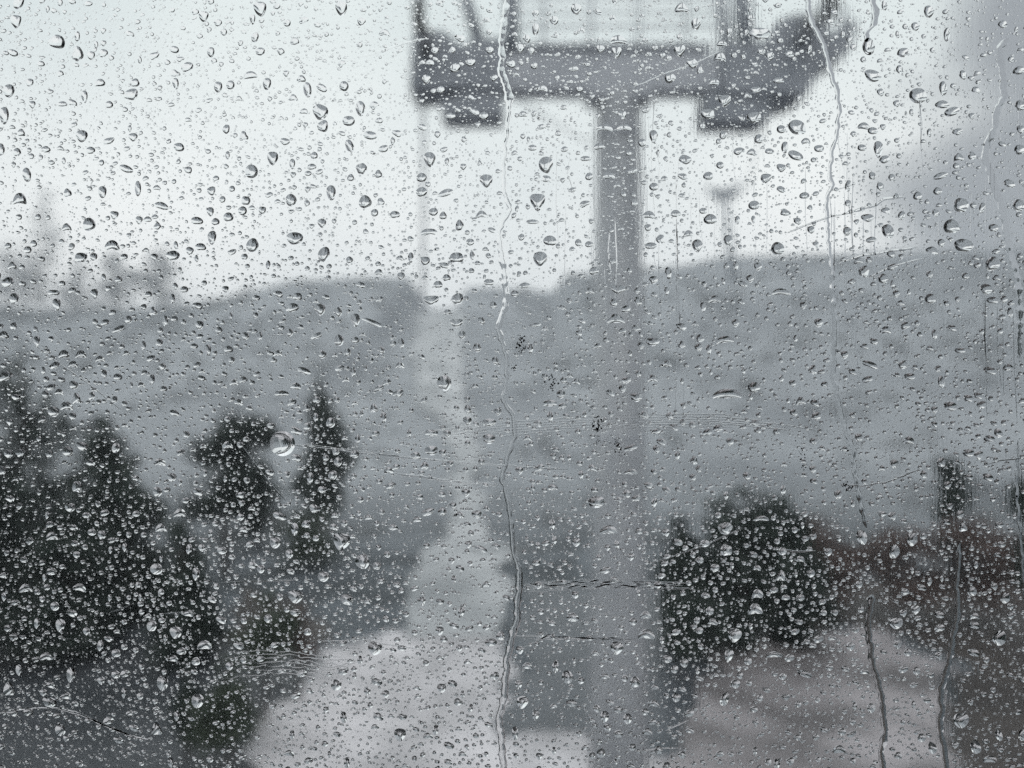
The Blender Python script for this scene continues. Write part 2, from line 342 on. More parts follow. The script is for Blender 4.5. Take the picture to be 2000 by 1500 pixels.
# ------------------------------------------------------------------ lift tower
def lift_tower(loc, label, full=True):
    """T-shaped cable-lift pylon; its own origin is at the crossarm centre line, scaled in metres"""
    t = empty('lift_tower', loc, label, 'lift tower', 'lift towers')
    k = 16/F                                       # metres per photograph pixel at the near tower
    X = lambda px: (px-1208)*k
    Z = lambda py: (150-py)*k
    zf = -10 - loc[2]
    # mast: tapered tube with flange rings
    MB().bar((0, 0, zf-.3), (0, 0, Z(186)), .62, .435, 28).build('mast', M['mast'], t, True)
    for z, r in ((Z(270), .475), (Z(860), .545), (zf+.05, .85)):
        MB().bar((0, 0, z), (0, 0, z+.09), r, r, 28).build('flange', M['steel'], t, True)
    MB().box(X(985), X(1400), -.32, .32, Z(184), Z(117)).build('crossarm', M['steel'], t)
    MB().box(X(1145), X(1271), -.38, .38, Z(200), Z(186)-.002).build('mast_head', M['steel'], t)
    # left sheave block
    MB().prism([(X(806), Z(190)), (X(865), Z(188)), (X(984), Z(188)), (X(984), Z(95)), (X(930), Z(95)), (X(905), Z(110)), (X(870), Z(80)), (X(812), Z(84))], -.5, .6).build('sheave_housing', M['steeld'], t)
    MB().prism([(X(866), Z(236)), (X(984), Z(236)), (X(984), Z(189)), (X(895), Z(189)), (X(893), Z(202)), (X(866), Z(204))], -.4, .5).build('rope_guide', M['steeld'], t)
    # right sheave block
    MB().prism([(X(1402), Z(196)), (X(1560), Z(200)), (X(1585), Z(150)), (X(1640), Z(118)), (X(1655), Z(62)), (X(1632), Z(60)), (X(1612), Z(96)), (X(1590), Z(64)), (X(1545), Z(48)), (X(1505), Z(60)), (X(1480), Z(104)), (X(1402), Z(106))], -.5, .6).build('sheave_housing', M['steeld'], t)
    MB().prism([(X(1370), Z(246)), (X(1490), Z(246)), (X(1495), Z(197)), (X(1370), Z(192))], -.4, .5).build('rope_guide', M['steeld'], t)
    MB().prism([(X(1530), Z(214)), (X(1560), Z(201)), (X(1496), Z(199)), (X(1500), Z(206))], -.3, .4).build('bracket', M['steeld'], t)
    # rubber-lined sheave wheels, in line along the rope
    for px in (840, 1545):
        for j in range(4):
            yy = -1.9 + j*1.05 + (.5 if j > 1 else 0)
            z = Z(118) if px == 840 else Z(100)
            s = MB().bar((X(px)-.07, yy, z), (X(px)+.07, yy, z), .27, .27, 20).build('sheave', M['rubber'], t, True)
            MB().bar((X(px)-.10, yy, z), (X(px)+.10, yy, z), .12, .12, 12).build('hub', M['steel'], s, True)
        MB().box(X(px)-.03, X(px)+.03, -2.1, 2.1, Z(124)-.05, Z(124)+.1).build('rocker_beam', M['steel'], t)
    # lifting gantry posts
    MB().bar((X(1000), 0, Z(111)), (X(998), 0, Z(-60)), .17, .15, 10).build('gantry_post', M['steeld'], t, True)
    MB().bar((X(940), .1, Z(94)), (X(893), .1, Z(-60)), .13, .11, 8).build('gantry_post', M['steeld'], t, True)
    MB().bar((X(823), 0, Z(86)), (X(820), 0, Z(-60)), .09, .08, 8).build('gantry_post', M['steel'], t, True)
    MB().bar((X(1420), 0, Z(108)), (X(1402), 0, Z(-60)), .14, .12, 8).build('gantry_post', M['steel'], t, True)
    MB().bar((X(1462), .1, Z(106)), (X(1448), .1, Z(-60)), .2, .17, 8).build('gantry_post', M['steeld'], t, True)
    MB().bar((X(1646), 0, Z(66)), (X(1650), 0, Z(10)), .06, .05, 8).build('gantry_post', M['steel'], t, True)
    # catwalk with its railing across the top of the crossarm
    for j in range(7):
        MB().box(X(1016), X(1384), -.3+j*.095, -.3+j*.095+.035, Z(101), Z(96)).build('catwalk_slat', M['steel'], t)
    for py, r in ((70, .028), (44, .024), (18, .024), (-8, .028)):
        MB().bar((X(1016), -.42, Z(py)), (X(1386), -.42, Z(py)), r, r, 8).build('rail', M['steel'], t, True)
    for px in (1060, 1150, 1240, 1330):
        MB().bar((X(px), -.42, Z(111)), (X(px), -.42, Z(-10)), .03, .03, 8).build('rail_post', M['steel'], t, True)
    # ladder down the mast
    if full:
        for s in (-.2, .2): MB().bar((s, -.78, zf+1.2), (s, -.58, Z(205)), .02, .02, 6).build('ladder_rail', M['steel'], t, True)
        for j in range(34):
            f = j/33; y = -.78+.2*f; z = (zf+1.5)*(1-f) + (Z(215))*f
            MB().bar((-.2, y, z), (.2, y, z), .014, .014, 6).build('rung', M['steel'], t)
    # hanging service rod at the left end
    MB().bar((X(826), .05, Z(190)), (X(826), .05, Z(596)), .035, .03, 8).build('hanging_rod', M['steel'], t, True)
    return t
T1 = P(1208, 150, 16)
lift_tower(T1, 'nearest T-shaped grey lift tower, filling the upper middle of the pane')
x2, Y2 = (1432-1000)/F*200, 200
t2 = empty('lift_tower', (x2, Y2, hgt(x2, Y2)), 'distant small fork-headed lift tower on the misty ridge right of the near mast', 'lift tower', 'lift towers')
k2 = Y2/F; top = (750-385)/F*Y2 - hgt(x2, Y2)
MB().bar((0, 0, -.5), (-2.2, 0, top), .8, .62, 16).build('mast', M['steeld'], t2, True)
MB().bar((-2.2, 0, top-.6), (-6.6, 0, top+2.6), .85, .55, 8).build('fork_arm', M['steeld'], t2, True)
MB().bar((-2.2, 0, top-.6), (1.6, 0, top+3.4), .85, .55, 8).build('fork_arm', M['steeld'], t2, True)
MB().box(-5.4, .6, -.5, .5, top-.3, top+1.9).build('crossarm', M['steeld'], t2)
MB().bar((.9, 0, top+1.4), (4.6, 0, top+3.6), .2, .16, 8).build('boom', M['steel'], t2, True)
# haul ropes from tower to tower and on over the cabin
for px, x2o, lab in ((840, -6.3, 'left haul rope running over the near tower to the ridge'), (1545, 1.4, 'right haul rope running over the near tower to the ridge')):
    a = Vector((T1.x+(px-1208)*16/F, 16, T1.z+(150-(88 if px == 840 else 72))*16/F)); b = Vector((x2+x2o, Y2, hgt(x2, Y2)+top+1.2)); c = Vector((a.x, -60, a.z-6))
    mb = MB(); prev = None
    for s in range(25):
        f = s/24; p = a.lerp(b, f); p.z -= 7*f*(1-f)*4*.25
        if prev: mb.bar(prev, p, .026, .026, 6, False)
        prev = p
    mb.bar(a, c, .026, .026, 6, False)
    tag(mb.build('haul_rope', M['steeld'], None, True), lab, 'rope', 'haul ropes of the lift')

# ------------------------------------------------------------------ the cabin behind the lens, and its window
PW, PH = .226, .170                             # half width and height of the pane
cabin = empty('lift_cabin', (0, -.6, -1.15), 'dark grey lift cabin around the rain-covered window', 'cabin')
def cpart(name, m, x0, x1, y0, y1, z0, z1):
    o = MB().box(x0, x1, y0+.6, y1+.6, z0+1.15, z1+1.15).build(name, m, cabin); return o
cpart('wall', M['cabin'], -.95, -PW-.004, .280, .310, -1.15, 1.0)
cpart('wall', M['cabin'], PW+.004, .95, .280, .310, -1.15, 1.0)
cpart('wall', M['cabin'], -PW-.004, PW+.004, .280, .310, PH+.004, 1.0)
cpart('wall', M['cabin'], -PW-.004, PW+.004, .280, .310, -1.15, -PH-.004)
cpart('wall', M['cabin'], -.98, -.95, -1.6, .310, -1.15, 1.0)
cpart('wall', M['cabin'], .95, .98, -1.6, .310, -1.15, 1.0)
cpart('wall', M['cabin'], -.98, .98, -1.63, -1.6, -1.15, 1.0)
cpart('floor', M['rubber'], -.98, .98, -1.63, .310, -1.20, -1.15)
cpart('roof', M['cabin'], -.98, .98, -1.63, .310, 1.0, 1.04)
b_ = cpart('bench', M['seat'], -.9, .9, -1.6, -1.15, -.75, -.65)
for s in (-.8, .78): cpart('bench_support', M['cabin'], s, s+.02, -1.6, -1.2, -1.15, -.752)
cpart('bench_back', M['seat'], -.9, .9, -1.598, -1.53, -.60, -.1)

win = empty('window', (0, D-.003, 0), 'scratched window pane covered in raindrops, filling the whole view', 'window')
pane = MB().box(-PW, PW, 0, .003, -PH, PH).build('pane', GLASS, win)
for x0, x1, z0, z1 in ((-PW-.004, PW+.004, PH-.004, PH+.004), (-PW-.004, PW+.004, -PH-.004, -PH+.004), (-PW-.004, -PW+.004, -PH+.004, PH-.004), (PW-.004, PW+.004, -PH+.004, PH-.004)):
    MB().box(x0, x1, -.006, -.0002, z0, z1).build('gasket', M['rubber'], win)
# relief of the outer face: grime, mist and fine vertical runs
g_ = N("ShaderNodeTexCoord", gt)
mp = N("ShaderNodeMapping", gt); mp.inputs['Scale'].default_value = (1, 1, .06)
n1 = N("ShaderNodeTexNoise", gt); n1.inputs['Scale'].default_value = 900; n1.inputs['Detail'].default_value = 2
gt.links.new(g_.outputs['Object'], mp.inputs[0]); gt.links.new(mp.outputs[0], n1.inputs['Vector'])
mk = N("ShaderNodeTexNoise", gt); mk.inputs['Scale'].default_value = 9; mk.inputs['Detail'].default_value = 2
gt.links.new(g_.outputs['Object'], mk.inputs['Vector'])
sep = N("ShaderNodeSeparateXYZ", gt); gt.links.new(g_.outputs['Object'], sep.inputs[0])
mx = N("ShaderNodeMapRange", gt); mx.inputs['From Min'].default_value = -.01; mx.inputs['From Max'].default_value = .06
gt.links.new(sep.outputs['X'], mx.inputs['Value'])
mm = N("ShaderNodeMath", gt, operation='MULTIPLY'); gt.links.new(mx.outputs[0], mm.inputs[0]); gt.links.new(mk.outputs['Fac'], mm.inputs[1])
mh = N("ShaderNodeMath", gt, operation='MULTIPLY'); mh.inputs[1].default_value = .55; gt.links.new(mm.outputs[0], mh.inputs[0])
st = N("ShaderNodeMath", gt, operation='MULTIPLY'); gt.links.new(mh.outputs[0], st.inputs[0]); gt.links.new(n1.outputs['Fac'], st.inputs[1])
vo = N("ShaderNodeTexNoise", gt); vo.inputs['Scale'].default_value = 1500; vo.inputs['Detail'].default_value = 1
gt.links.new(g_.outputs['Object'], vo.inputs['Vector'])
vm = N("ShaderNodeMapRange", gt); vm.inputs['From Min'].default_value = .52; vm.inputs['From Max'].default_value = .75
gt.links.new(vo.outputs['Fac'], vm.inputs['Value'])
vq = N("ShaderNodeMath", gt, operation='MULTIPLY'); vq.inputs[1].default_value = .05; gt.links.new(vm.outputs[0], vq.inputs[0])
ad = N("ShaderNodeMath", gt, operation='ADD'); gt.links.new(st.outputs[0], ad.inputs[0]); gt.links.new(vq.outputs[0], ad.inputs[1])
bp = N("ShaderNodeBump", gt); bp.inputs['Strength'].default_value = 1.0; bp.inputs['Distance'].default_value = .00004
gt.links.new(ad.outputs[0], bp.inputs['Height']); gt.links.new(bp.outputs[0], gg.inputs['Normal'])

# ------------------------------------------------------------------ raindrops
U = D/F                                         # metres on the pane per photograph pixel
GAP = 4e-5                                      # hairline between pane and water
def drop_geo(w, h, taper, bend, ang, theta, sag, seed, NR, NS, rough, pw=1.8):
    """a bead of water: uneven outline, rounded cap with a steep rim; x across, z up, y outwards. Units: photograph pixels"""
    g = np.random.default_rng(seed)
    th = np.arange(NS)*2*np.pi/NS
    wob = 1 + rough*(g.normal()*np.cos(2*th+g.random()*6)*.5 + g.normal()*np.cos(3*th+g.random()*6)*.5 + g.normal()*np.cos(4*th+g.random()*6)*.28 + g.normal()*np.cos(5*th+g.random()*6)*.2)
    ox = np.cos(th)*wob; oz = np.sin(th)*wob
    H = min(w, h)*.5*(max(1, h/w)**.8)
    fr = np.sin(np.linspace(1, 0, NR+1)[:-1]*np.pi/2)       # 1 (rim) .. towards 0
    R_ = np.linspace(0, 1, 65); sl = np.tan(theta*np.tanh(pw*R_)/math.tanh(pw)); cum = np.concatenate([[0], np.cumsum((sl[1:]+sl[:-1])/2/64)])
    top_h = cum[-1]; prof = lambda r: top_h-np.interp(r, R_, cum)      # the slope steepens quickly away from the middle
    V = []
    for r in fr:
        x = ox*r; z = oz*r - sag*(1-r)
        hh = prof(r)*H*np.ones(NS)*(1 - .12*z*(1-r))
        V.append(np.stack([x, hh, z], 1))
    V.append(np.array([[0, top_h*H, -sag]]))
    V.append(np.array([[0, 0, 0.]]))
    V.append(np.stack([ox, 0*ox, oz], 1))          # the seat's rim, apart from the cap's so that both shade cleanly
    V = np.concatenate(V)
    X = V[:, 0]*(1+taper*V[:, 2])*w/2; Zz = V[:, 2]*h/2 - bend*(V[:, 0]**2)*h/2
    c, s = math.cos(ang), math.sin(ang)
    V = np.stack([X*c-Zz*s, V[:, 1], X*s+Zz*c], 1)
    Fc = []
    for k in range(NR-1):
        for i in range(NS):
            j = (i+1) % NS; Fc.append((k*NS+i, (k+1)*NS+i, (k+1)*NS+j)); Fc.append((k*NS+i, (k+1)*NS+j, k*NS+j))
    top, bot = NR*NS, NR*NS+1
    for i in range(NS):
        j = (i+1) % NS; Fc.append(((NR-1)*NS+i, top, (NR-1)*NS+j)); Fc.append((bot+1+i, bot+1+j, bot))
    return V, Fc
# x, y, width, height in photograph pixels, then shape: r round, t tapering down, u tapering up, a arched, s slanting, i uneven, v tall
BIG = """
115 84 33 26 s;155 108 22 28 i;35 45 20 26 t;627 220 28 32 i;668 19 23 28 t;523 166 16 24 v;682 238 24 20 r;632 248 22 22 i;259 187 28 22 i;198 163 22 14 a
163 268 22 24 t;56 343 17 28 v;493 336 25 27 r;534 311 20 28 t;177 439 25 26 r;368 133 24 18 i;21 180 22 26 t;12 228 18 34 v;222 479 30 18 a;648 378 18 30 t
570 392 20 26 i;448 425 20 18 r;577 467 32 25 t;495 480 24 28 r;634 497 22 30 s;340 500 26 20 i;161 504 24 20 i;249 331 28 14 s;387 432 24 15 i;318 403 28 14 s
42 388 28 22 a;602 178 16 30 t;352 289 22 16 s;215 277 24 12 s;37 299 16 16 r;5 294 16 24 v;28 519 18 14 a;400 35 18 22 t;510 20 24 30 t;40 8 20 26 s
384 26 14 12 r;343 99 18 14 i;414 104 14 20 v;428 172 16 22 t;452 168 16 18 r;510 103 18 16 r;577 83 18 14 r;574 192 18 12 a;500 75 14 20 s;673 170 18 20 r
125 205 20 10 r;176 10 16 10 r;121 8 10 14 v;216 206 16 14 r;45 260 16 14 a;444 254 14 18 s;684 287 16 26 s;615 305 14 14 r;610 327 18 12 r;686 348 14 14 r
203 377 16 24 t;135 378 16 16 s;272 370 12 30 v;413 415 14 18 t;482 393 18 18 i;514 412 14 16 t;630 437 16 18 t;603 340 14 10 r;416 465 16 28 t
133 444 20 14 a;394 483 22 14 i;180 295 18 14 r;423 434 16 14 r;455 370 12 12 r;78 425 12 12 r;590 155 16 14 a;490 148 30 14 a
1125 21 20 22 t;840 313 22 30 t;824 348 20 18 r;1066 324 28 32 t;1050 396 28 34 t;950 355 24 26 t;871 378 32 13 s;714 395 24 26 u;724 266 28 16 r;705 214 18 30 v
707 331 20 22 i;1040 290 18 12 r;847 415 18 16 r;866 422 14 16 u;898 441 16 22 u;772 420 20 14 r;838 453 32 13 a;892 504 24 24 i;831 511 18 18 t;1074 471 26 20 r
1055 507 26 30 t;1040 434 26 9 r;1150 478 16 12 r;824 376 22 18 i;740 341 14 16 u;1150 346 16 14 s;1141 399 22 12 s;1276 269 16 28 v;1337 313 24 18 i;1276 366 18 16 r
1382 345 20 16 r;1361 481 20 26 t;1386 429 26 20 u;1267 420 26 14 a;1270 481 24 13 r;1143 311 22 10 r;1381 224 28 20 i;889 135 20 18 i;919 124 20 16 r;957 100 15 14 r
850 101 15 14 r;833 157 16 18 t;861 177 16 14 r;1043 130 14 14 r;1120 136 18 12 r;1307 154 22 20 i;1180 250 34 13 a;1218 250 30 12 a;1169 287 24 12 a;1207 79 34 16 a
1326 101 22 26 t;1204 105 18 24 t;1330 17 28 18 a;1358 50 18 24 t;1046 60 14 24 v;1351 126 22 20 i;945 228 18 16 r;880 228 20 12 r
1790 189 35 30 r;1694 93 24 34 r;1702 150 34 22 s;1555 250 36 28 s;1524 254 18 16 r;1471 231 26 24 i;1482 68 40 24 i;1552 305 30 18 s;1713 294 18 32 t;1685 247 24 13 a
1702 257 20 14 r;1837 206 26 16 i;1856 220 30 17 s;1839 175 16 28 v;1762 105 26 18 i;1874 402 30 28 i;1855 443 32 28 r;1879 480 40 24 i;1732 453 22 30 s;1692 427 24 16 t
1517 486 26 26 r;1471 402 22 18 r;1494 350 20 20 t;1421 471 18 22 t;1758 422 14 18 s;1652 453 16 18 t;1582 450 14 16 t;1834 345 30 12 s;1986 140 24 16 s;1989 208 22 20 i
1988 294 24 18 i;1986 402 24 24 r;1937 446 20 16 r;1933 507 26 22 r;1968 360 24 15 s;1811 26 20 24 t;1846 70 12 28 v;1869 308 20 14 a;1895 306 16 16 i;1867 259 20 13 s
1480 273 18 18 i;1501 297 18 11 r;1531 290 14 24 v;1524 329 18 16 i;1405 324 15 14 r;1701 345 14 16 s;1725 313 22 14 i;1681 290 18 13 r;1739 348 14 14 r;1569 383 20 13 r
1524 371 18 12 s;1414 199 22 26 t;1405 112 24 18 a;1485 103 16 14 t;1475 178 20 13 t;1519 159 22 12 r;1699 469 22 11 r;1818 490 24 14 i
19 552 24 20 i;31 584 18 22 v;159 505 20 12 r;114 596 15 26 t;187 575 14 20 t;362 566 16 13 r;108 572 24 11 i;128 691 22 15 a;161 691 22 14 a;14 735 30 17 s
75 668 12 24 t;147 752 18 16 i;152 777 18 20 a;133 792 26 16 a;108 804 22 20 i;86 818 18 13 a;206 731 11 18 t;233 736 18 13 r;182 773 13 16 s;235 643 28 11 s
572 601 26 17 r;626 605 22 22 t;695 626 18 26 t;481 657 14 16 t;448 682 18 13 r;313 670 14 16 t;297 700 18 12 s;619 656 24 12 s;322 759 15 11 r;343 806 20 11 s
551 768 30 11 r;595 724 28 13 s;579 754 22 13 r;579 841 24 15 s;581 894 22 15 s;647 825 18 20 i;531 831 16 11 r;136 881 22 20 i;164 871 24 16 s;229 874 15 20 s
315 901 24 14 a;338 932 18 17 t;154 950 20 22 i;310 960 18 20 t;353 1000 26 15 a;651 927 18 18 s;548 1007 28 14 s;616 993 22 16 i;140 990 20 18 i;663 665 18 22 t
843 587 28 19 t;856 556 18 14 r;894 584 22 22 i;955 552 20 13 r;1024 558 22 11 r;1207 566 28 17 t;1202 622 34 18 a;868 748 28 30 i;892 631 24 17 t;728 630 46 9 s
1274 668 26 17 t;1274 738 22 14 a;1242 776 24 18 t;1074 787 28 13 r;1045 635 24 8 r;955 825 28 15 r;955 857 24 20 t;913 822 16 18 t;843 845 28 12 i;843 880 26 18 t
910 962 16 16 t;1164 980 30 24 t;1155 913 24 13 a;1232 874 30 11 s;1232 920 26 11 a;931 1004 20 15 t;836 999 26 14 i;1095 770 18 16 i
1685 531 20 24 i;1723 545 22 19 i;1935 516 28 28 i;1524 570 38 12 a;1394 584 26 14 a;1414 663 36 13 a;1814 584 22 20 i;1923 565 24 20 s;1935 587 24 13 r;1419 768 62 18 a
1471 757 26 20 i;1697 712 34 12 s;1692 741 24 11 s;1774 736 22 14 t;1872 685 22 11 r;1853 794 26 19 t;1888 778 20 13 i;1562 782 20 15 a;1930 724 26 14 s;1946 845 16 20 s
1888 885 22 17 t;1926 932 22 15 s;1772 859 24 14 a;1401 836 20 14 s;54 1146 28 16 a;159 1145 28 14 a;308 1110 24 22 i;385 1120 14 26 v;105 1045 26 15 a;317 1029 24 15 a
668 1057 32 34 t;539 1059 22 22 t;577 1033 14 24 t;579 1164 28 26 t;679 1169 26 22 i;633 1125 22 20 t;299 1220 20 22 i;346 1234 24 24 t;121 1220 18 26 t;402 1257 28 17 a
142 1316 18 30 t;320 1332 22 30 t;94 1279 28 15 a;21 1342 22 26 a;100 1370 26 22 t;121 1423 20 24 u;388 1367 24 28 t;245 1351 10 22 v;308 1420 20 24 a;658 1335 20 24 s
709 1096 28 28 i;940 1071 26 11 s;1188 1033 34 16 a;733 1265 26 28 t;1204 1264 24 26 t;1262 1236 34 18 a;1118 1204 24 18 i;1260 1199 22 14 a;959 1253 24 15 r;1108 1320 22 26 s
1020 1370 22 26 t;1013 1335 14 18 t;1046 1395 14 20 t;1006 1430 12 28 v;1239 1330 20 22 i;1180 1398 16 24 v;1225 1402 16 22 t;782 1433 22 26 t;863 1342 18 18 t;737 1104 18 15 i
1415 1031 28 24 t;1417 1073 22 24 i;1433 1239 26 28 t;1478 1157 22 17 a;1473 1187 30 20 a;1422 1279 16 26 t;1435 1334 18 18 t;1414 1363 16 28 s;1748 1216 26 22 t;1681 1048 20 30 s
1744 1076 20 28 i;1779 1052 22 24 i;1949 1244 26 30 s;1895 1153 18 20 i;1960 1166 18 22 s;1898 1272 24 15 s;1874 1405 30 30 t;1902 1456 20 28 i;1818 1458 16 24 s;1699 1381 16 20 v
1636 1460 26 15 a;1570 1314 30 13 s;1510 1276 34 11 a;1540 1283 20 14 s;1524 1122 20 20 a;1930 1479 28 13 a;1947 1433 13 24 s;1993 1433 16 24 i;1485 1011 32 10 a;1335 1293 16 18 t
"""
items = []
for tok in BIG.replace('\n', ';').split(';'):
    q = tok.split()
    if len(q) == 5: items.append((float(q[0]), float(q[1]), float(q[2]), float(q[3]), q[4]))
items.sort(key=lambda q: -(q[2]*q[3]))
keep = []
for q in items:                                 # no two beads may run into each other
    if all((q[0]-p[0])**2+(q[1]-p[1])**2 > ((min(q[2], q[3])+min(p[2], p[3]))*.5+3)**2 and abs(q[0]-p[0])+abs(q[1]-p[1]) > 17 for p in keep): keep.append(q)
items = keep
KINDW = {'r': 'round', 't': 'tear-shaped', 'u': 'pear-shaped', 'a': 'arched', 's': 'slanting', 'i': 'lopsided', 'v': 'tall narrow'}
def shape(k, g, f=.5):
    """f: 0 at the top of the view .. 1 at its foot, where the beads are fuller and hang lower"""
    tp = {'r': 0, 't': .27, 'u': -.22, 'a': 0, 's': .1, 'i': .12, 'v': .14}[k] + g.normal()*.06
    bd = {'a': .75, 'r': .08, 's': .15, 'i': .15}.get(k, 0) + g.normal()*.05
    ang = {'s': g.choice([-1, 1])*.35, 'i': g.normal()*.25}.get(k, g.normal()*.08)
    rough = {'i': .11, 's': .08, 'a': .07, 't': .06}.get(k, .04)*(1-.35*f)
    sg = .12+.14*f+g.uniform(-.04, .05); th = math.atan(math.tan(R(53+8*f+g.uniform(-.6, .6)))*(1-sg))
    return tp, bd, ang, th, rough, 1.3+1.7*f, sg
REG = [(0,0,270,260,'on bare sky in the top left corner'),(270,0,540,260,'on bare sky right of the top left corner'),(540,0,800,260,'on sky beside the left end of the near tower'),
 (800,0,1000,245,'over the left sheave block of the near tower'),(1000,0,1250,245,'over the middle of the near crossarm'),(1250,0,1400,245,'over the right half of the near crossarm'),
 (1400,0,1620,245,'over the right sheave block of the near tower'),(1620,0,1800,245,'on sky right of the near tower arm'),(1800,0,2001,245,'on grey cloud in the top right corner'),
 (0,245,270,600,'among the pale ridge trees at left'),(270,245,540,580,'on sky above the left ridge'),(540,245,810,545,'on white sky left of the long water trail'),
 (810,245,985,560,'on white sky touching the long water trail side'),(985,245,1160,560,'on white sky between long trail and mast'),(1160,245,1260,540,'over the upper mast'),
 (1260,245,1440,500,'on white sky around the distant tower'),(1440,245,1620,500,'on white sky between distant tower and right trail'),(1620,245,1800,500,'on white sky right of the right trail'),
 (1800,245,2001,500,'on grey cloud at the right edge'),(0,580,260,850,'over the tallest left tree'),(260,540,560,830,'over the hillside left of the round bead'),
 (560,540,800,800,'over the hillside above the slender tree'),(800,540,990,800,'over the pale upper track'),(990,500,1280,900,'over the hillside dirt smudges by the mast'),
 (1280,490,1620,900,'over the bare hillside right of the mast'),(1620,490,2001,900,'over the far right hillside'),(0,850,300,1260,'over the black trees at the left edge'),
 (300,830,540,1300,'over the square topped tree and trees below it'),(540,800,780,1220,'over the grass under the slender tree'),(780,800,1010,1260,'over the pale lower track'),
 (1010,900,1300,1250,'over the road left of the broad black tree'),(1300,900,1620,1250,'over the broad black tree'),(1620,900,2001,1260,'around the column tree at right'),
 (0,1260,420,1501,'over the wet yard, bottom left'),(420,1220,780,1501,'over the lower shrubs and paving edge'),(780,1260,1010,1501,'over the pale paving, bottom middle'),
 (1010,1250,1300,1501,'over the wet road, bottom middle'),(1300,1250,1640,1501,'over mauve gravel left of the right trail'),(1640,1260,2001,1501,'over brown earth, bottom right')]
def region(x, y):
    for x0, y0, x1, y1, s in REG:
        if x0 <= x < x1 and y0 <= y < y1: return s
    return 'near the middle of the pane'
indiv, rest = items[:296], items[296:]
keyed = {}
for i, (x, y, ww, hh, k) in enumerate(indiv):
    a_ = math.sqrt(ww*hh); size = 'big' if a_ > 25 else ('middling' if a_ > 19.5 else 'small')
    keyed.setdefault((size, KINDW[k], region(x, y)), []).append((y, x, i))
ORD = ['topmost', 'second', 'third', 'fourth', 'fifth', 'sixth', 'seventh', 'eighth', 'ninth', 'tenth']
lab = {}
for (size, kw, rg), L in keyed.items():
    L.sort()
    for n_, (y, x, i) in enumerate(L):
        if len(L) == 1: lab[i] = f'{size} {kw} raindrop {rg}'
        elif n_ == 0: lab[i] = f'topmost {size} {kw} raindrop {rg}'
        elif n_ == len(L)-1: lab[i] = f'lowest {size} {kw} raindrop {rg}'
        else: lab[i] = f'{size} {kw} raindrop {ORD[n_]} from top {rg}'
occ = []                                        # taken spots: x, y, radius
def put(V): V = V*U; V[:, 1] += GAP; return V
for i, (x, y, ww, hh, k) in enumerate(indiv):
    g = np.random.default_rng(1000+i); tp, bd, ang, th, rough, pw, sg = shape(k, g, y/1500)
    V, Fc = drop_geo(ww, hh, tp, bd, ang, th, sg, 2000+i, 10, 32, rough, pw)
    o = mesh('raindrop', put(V), Fc, WATER, None, True, ((x-1000)*U, D, (750-y)*U))
    tag(o, lab[i], 'raindrop', 'raindrops on the window pane')
    occ.append((x, y, max(ww, hh)*.5))
# flat seat of each bead must stay flat-shaded: handled by the steep rim angle

# the perfectly round bead
V, Fc = drop_geo(49, 49, 0, 0, 0, R(55), .06, 5, 22, 56, 0, 2.2)
bead = mesh('clear_bead', put(V), Fc, WATER, None, True, ((553-1000)*U, D, (750-866)*U))
tag(bead, 'perfectly round bulging clear bead, the only one, left of middle', 'bead'); occ.append((553, 866, 30))

# ragged flakes of dried dirt stuck to the inner face of the glass
for i, (x, y, ww, hh, n_, lab_) in enumerate([
        (1016, 672, 30, 34, 30, 'highest ragged dark dirt smudge right beside the long middle trail'),
        (1002, 716, 16, 22, 14, 'small dark dirt smudge touching the long middle trail'),
        (1077, 747, 22, 36, 30, 'blocky dark dirt smudge a little right of the middle trail'),
        (1152, 799, 14, 14, 8, 'tiny dark dirt smudge at the upper end of the group by the mast'),
        (1166, 828, 24, 34, 28, 'upper large dark dirt smudge of the pair by the mast'),
        (1166, 858, 14, 20, 12, 'short dark dirt smudge between the two large ones by the mast'),
        (1206, 874, 20, 34, 26, 'lowest dark dirt smudge, slanting, right of the mast'),
        (1146, 646, 10, 24, 10, 'thin dark dirt smudge at the left side of the mast'),
        (1146, 584, 12, 20, 8, 'faint dark dirt smudge above the thin one left of the mast'),
        (1558, 888, 18, 64, 22, 'long straggling dark smudge alone on the right hillside'),
        (1652, 948, 44, 22, 20, 'dark leaf-like smudge crossed by the long right trail')]):
    g = np.random.default_rng(900+i); mb = MB(); sl_ = {'long': .25, 'lowest': .3}.get(lab_.split()[0], 0)
    for k in range(int(n_*1.5)):
        t_ = g.uniform(-1, 1); cx = g.normal()*.26*ww*(1-.5*abs(t_))+t_*sl_*hh*.5; cz = -t_*hh*.5; r_ = g.uniform(.5, 2.5)*(1.15-.5*abs(t_))*min(ww, 24)/22
        m_ = int(g.integers(5, 8)); a0 = g.random()*6
        mb.prism([((cx+math.cos(a0+6.283*q/m_)*r_*g.uniform(.5, 1.2))*U, (cz+math.sin(a0+6.283*q/m_)*r_*g.uniform(.5, 1.2))*U) for q in range(m_)], -.00004-k*2e-6, 0)
    o = mb.build('dirt_smudge', M['dirt']); o.location = ((x-1000)*U, D-.00304, (750-y)*U); tag(o, lab_, 'smudge', 'dirt smudges on the pane')

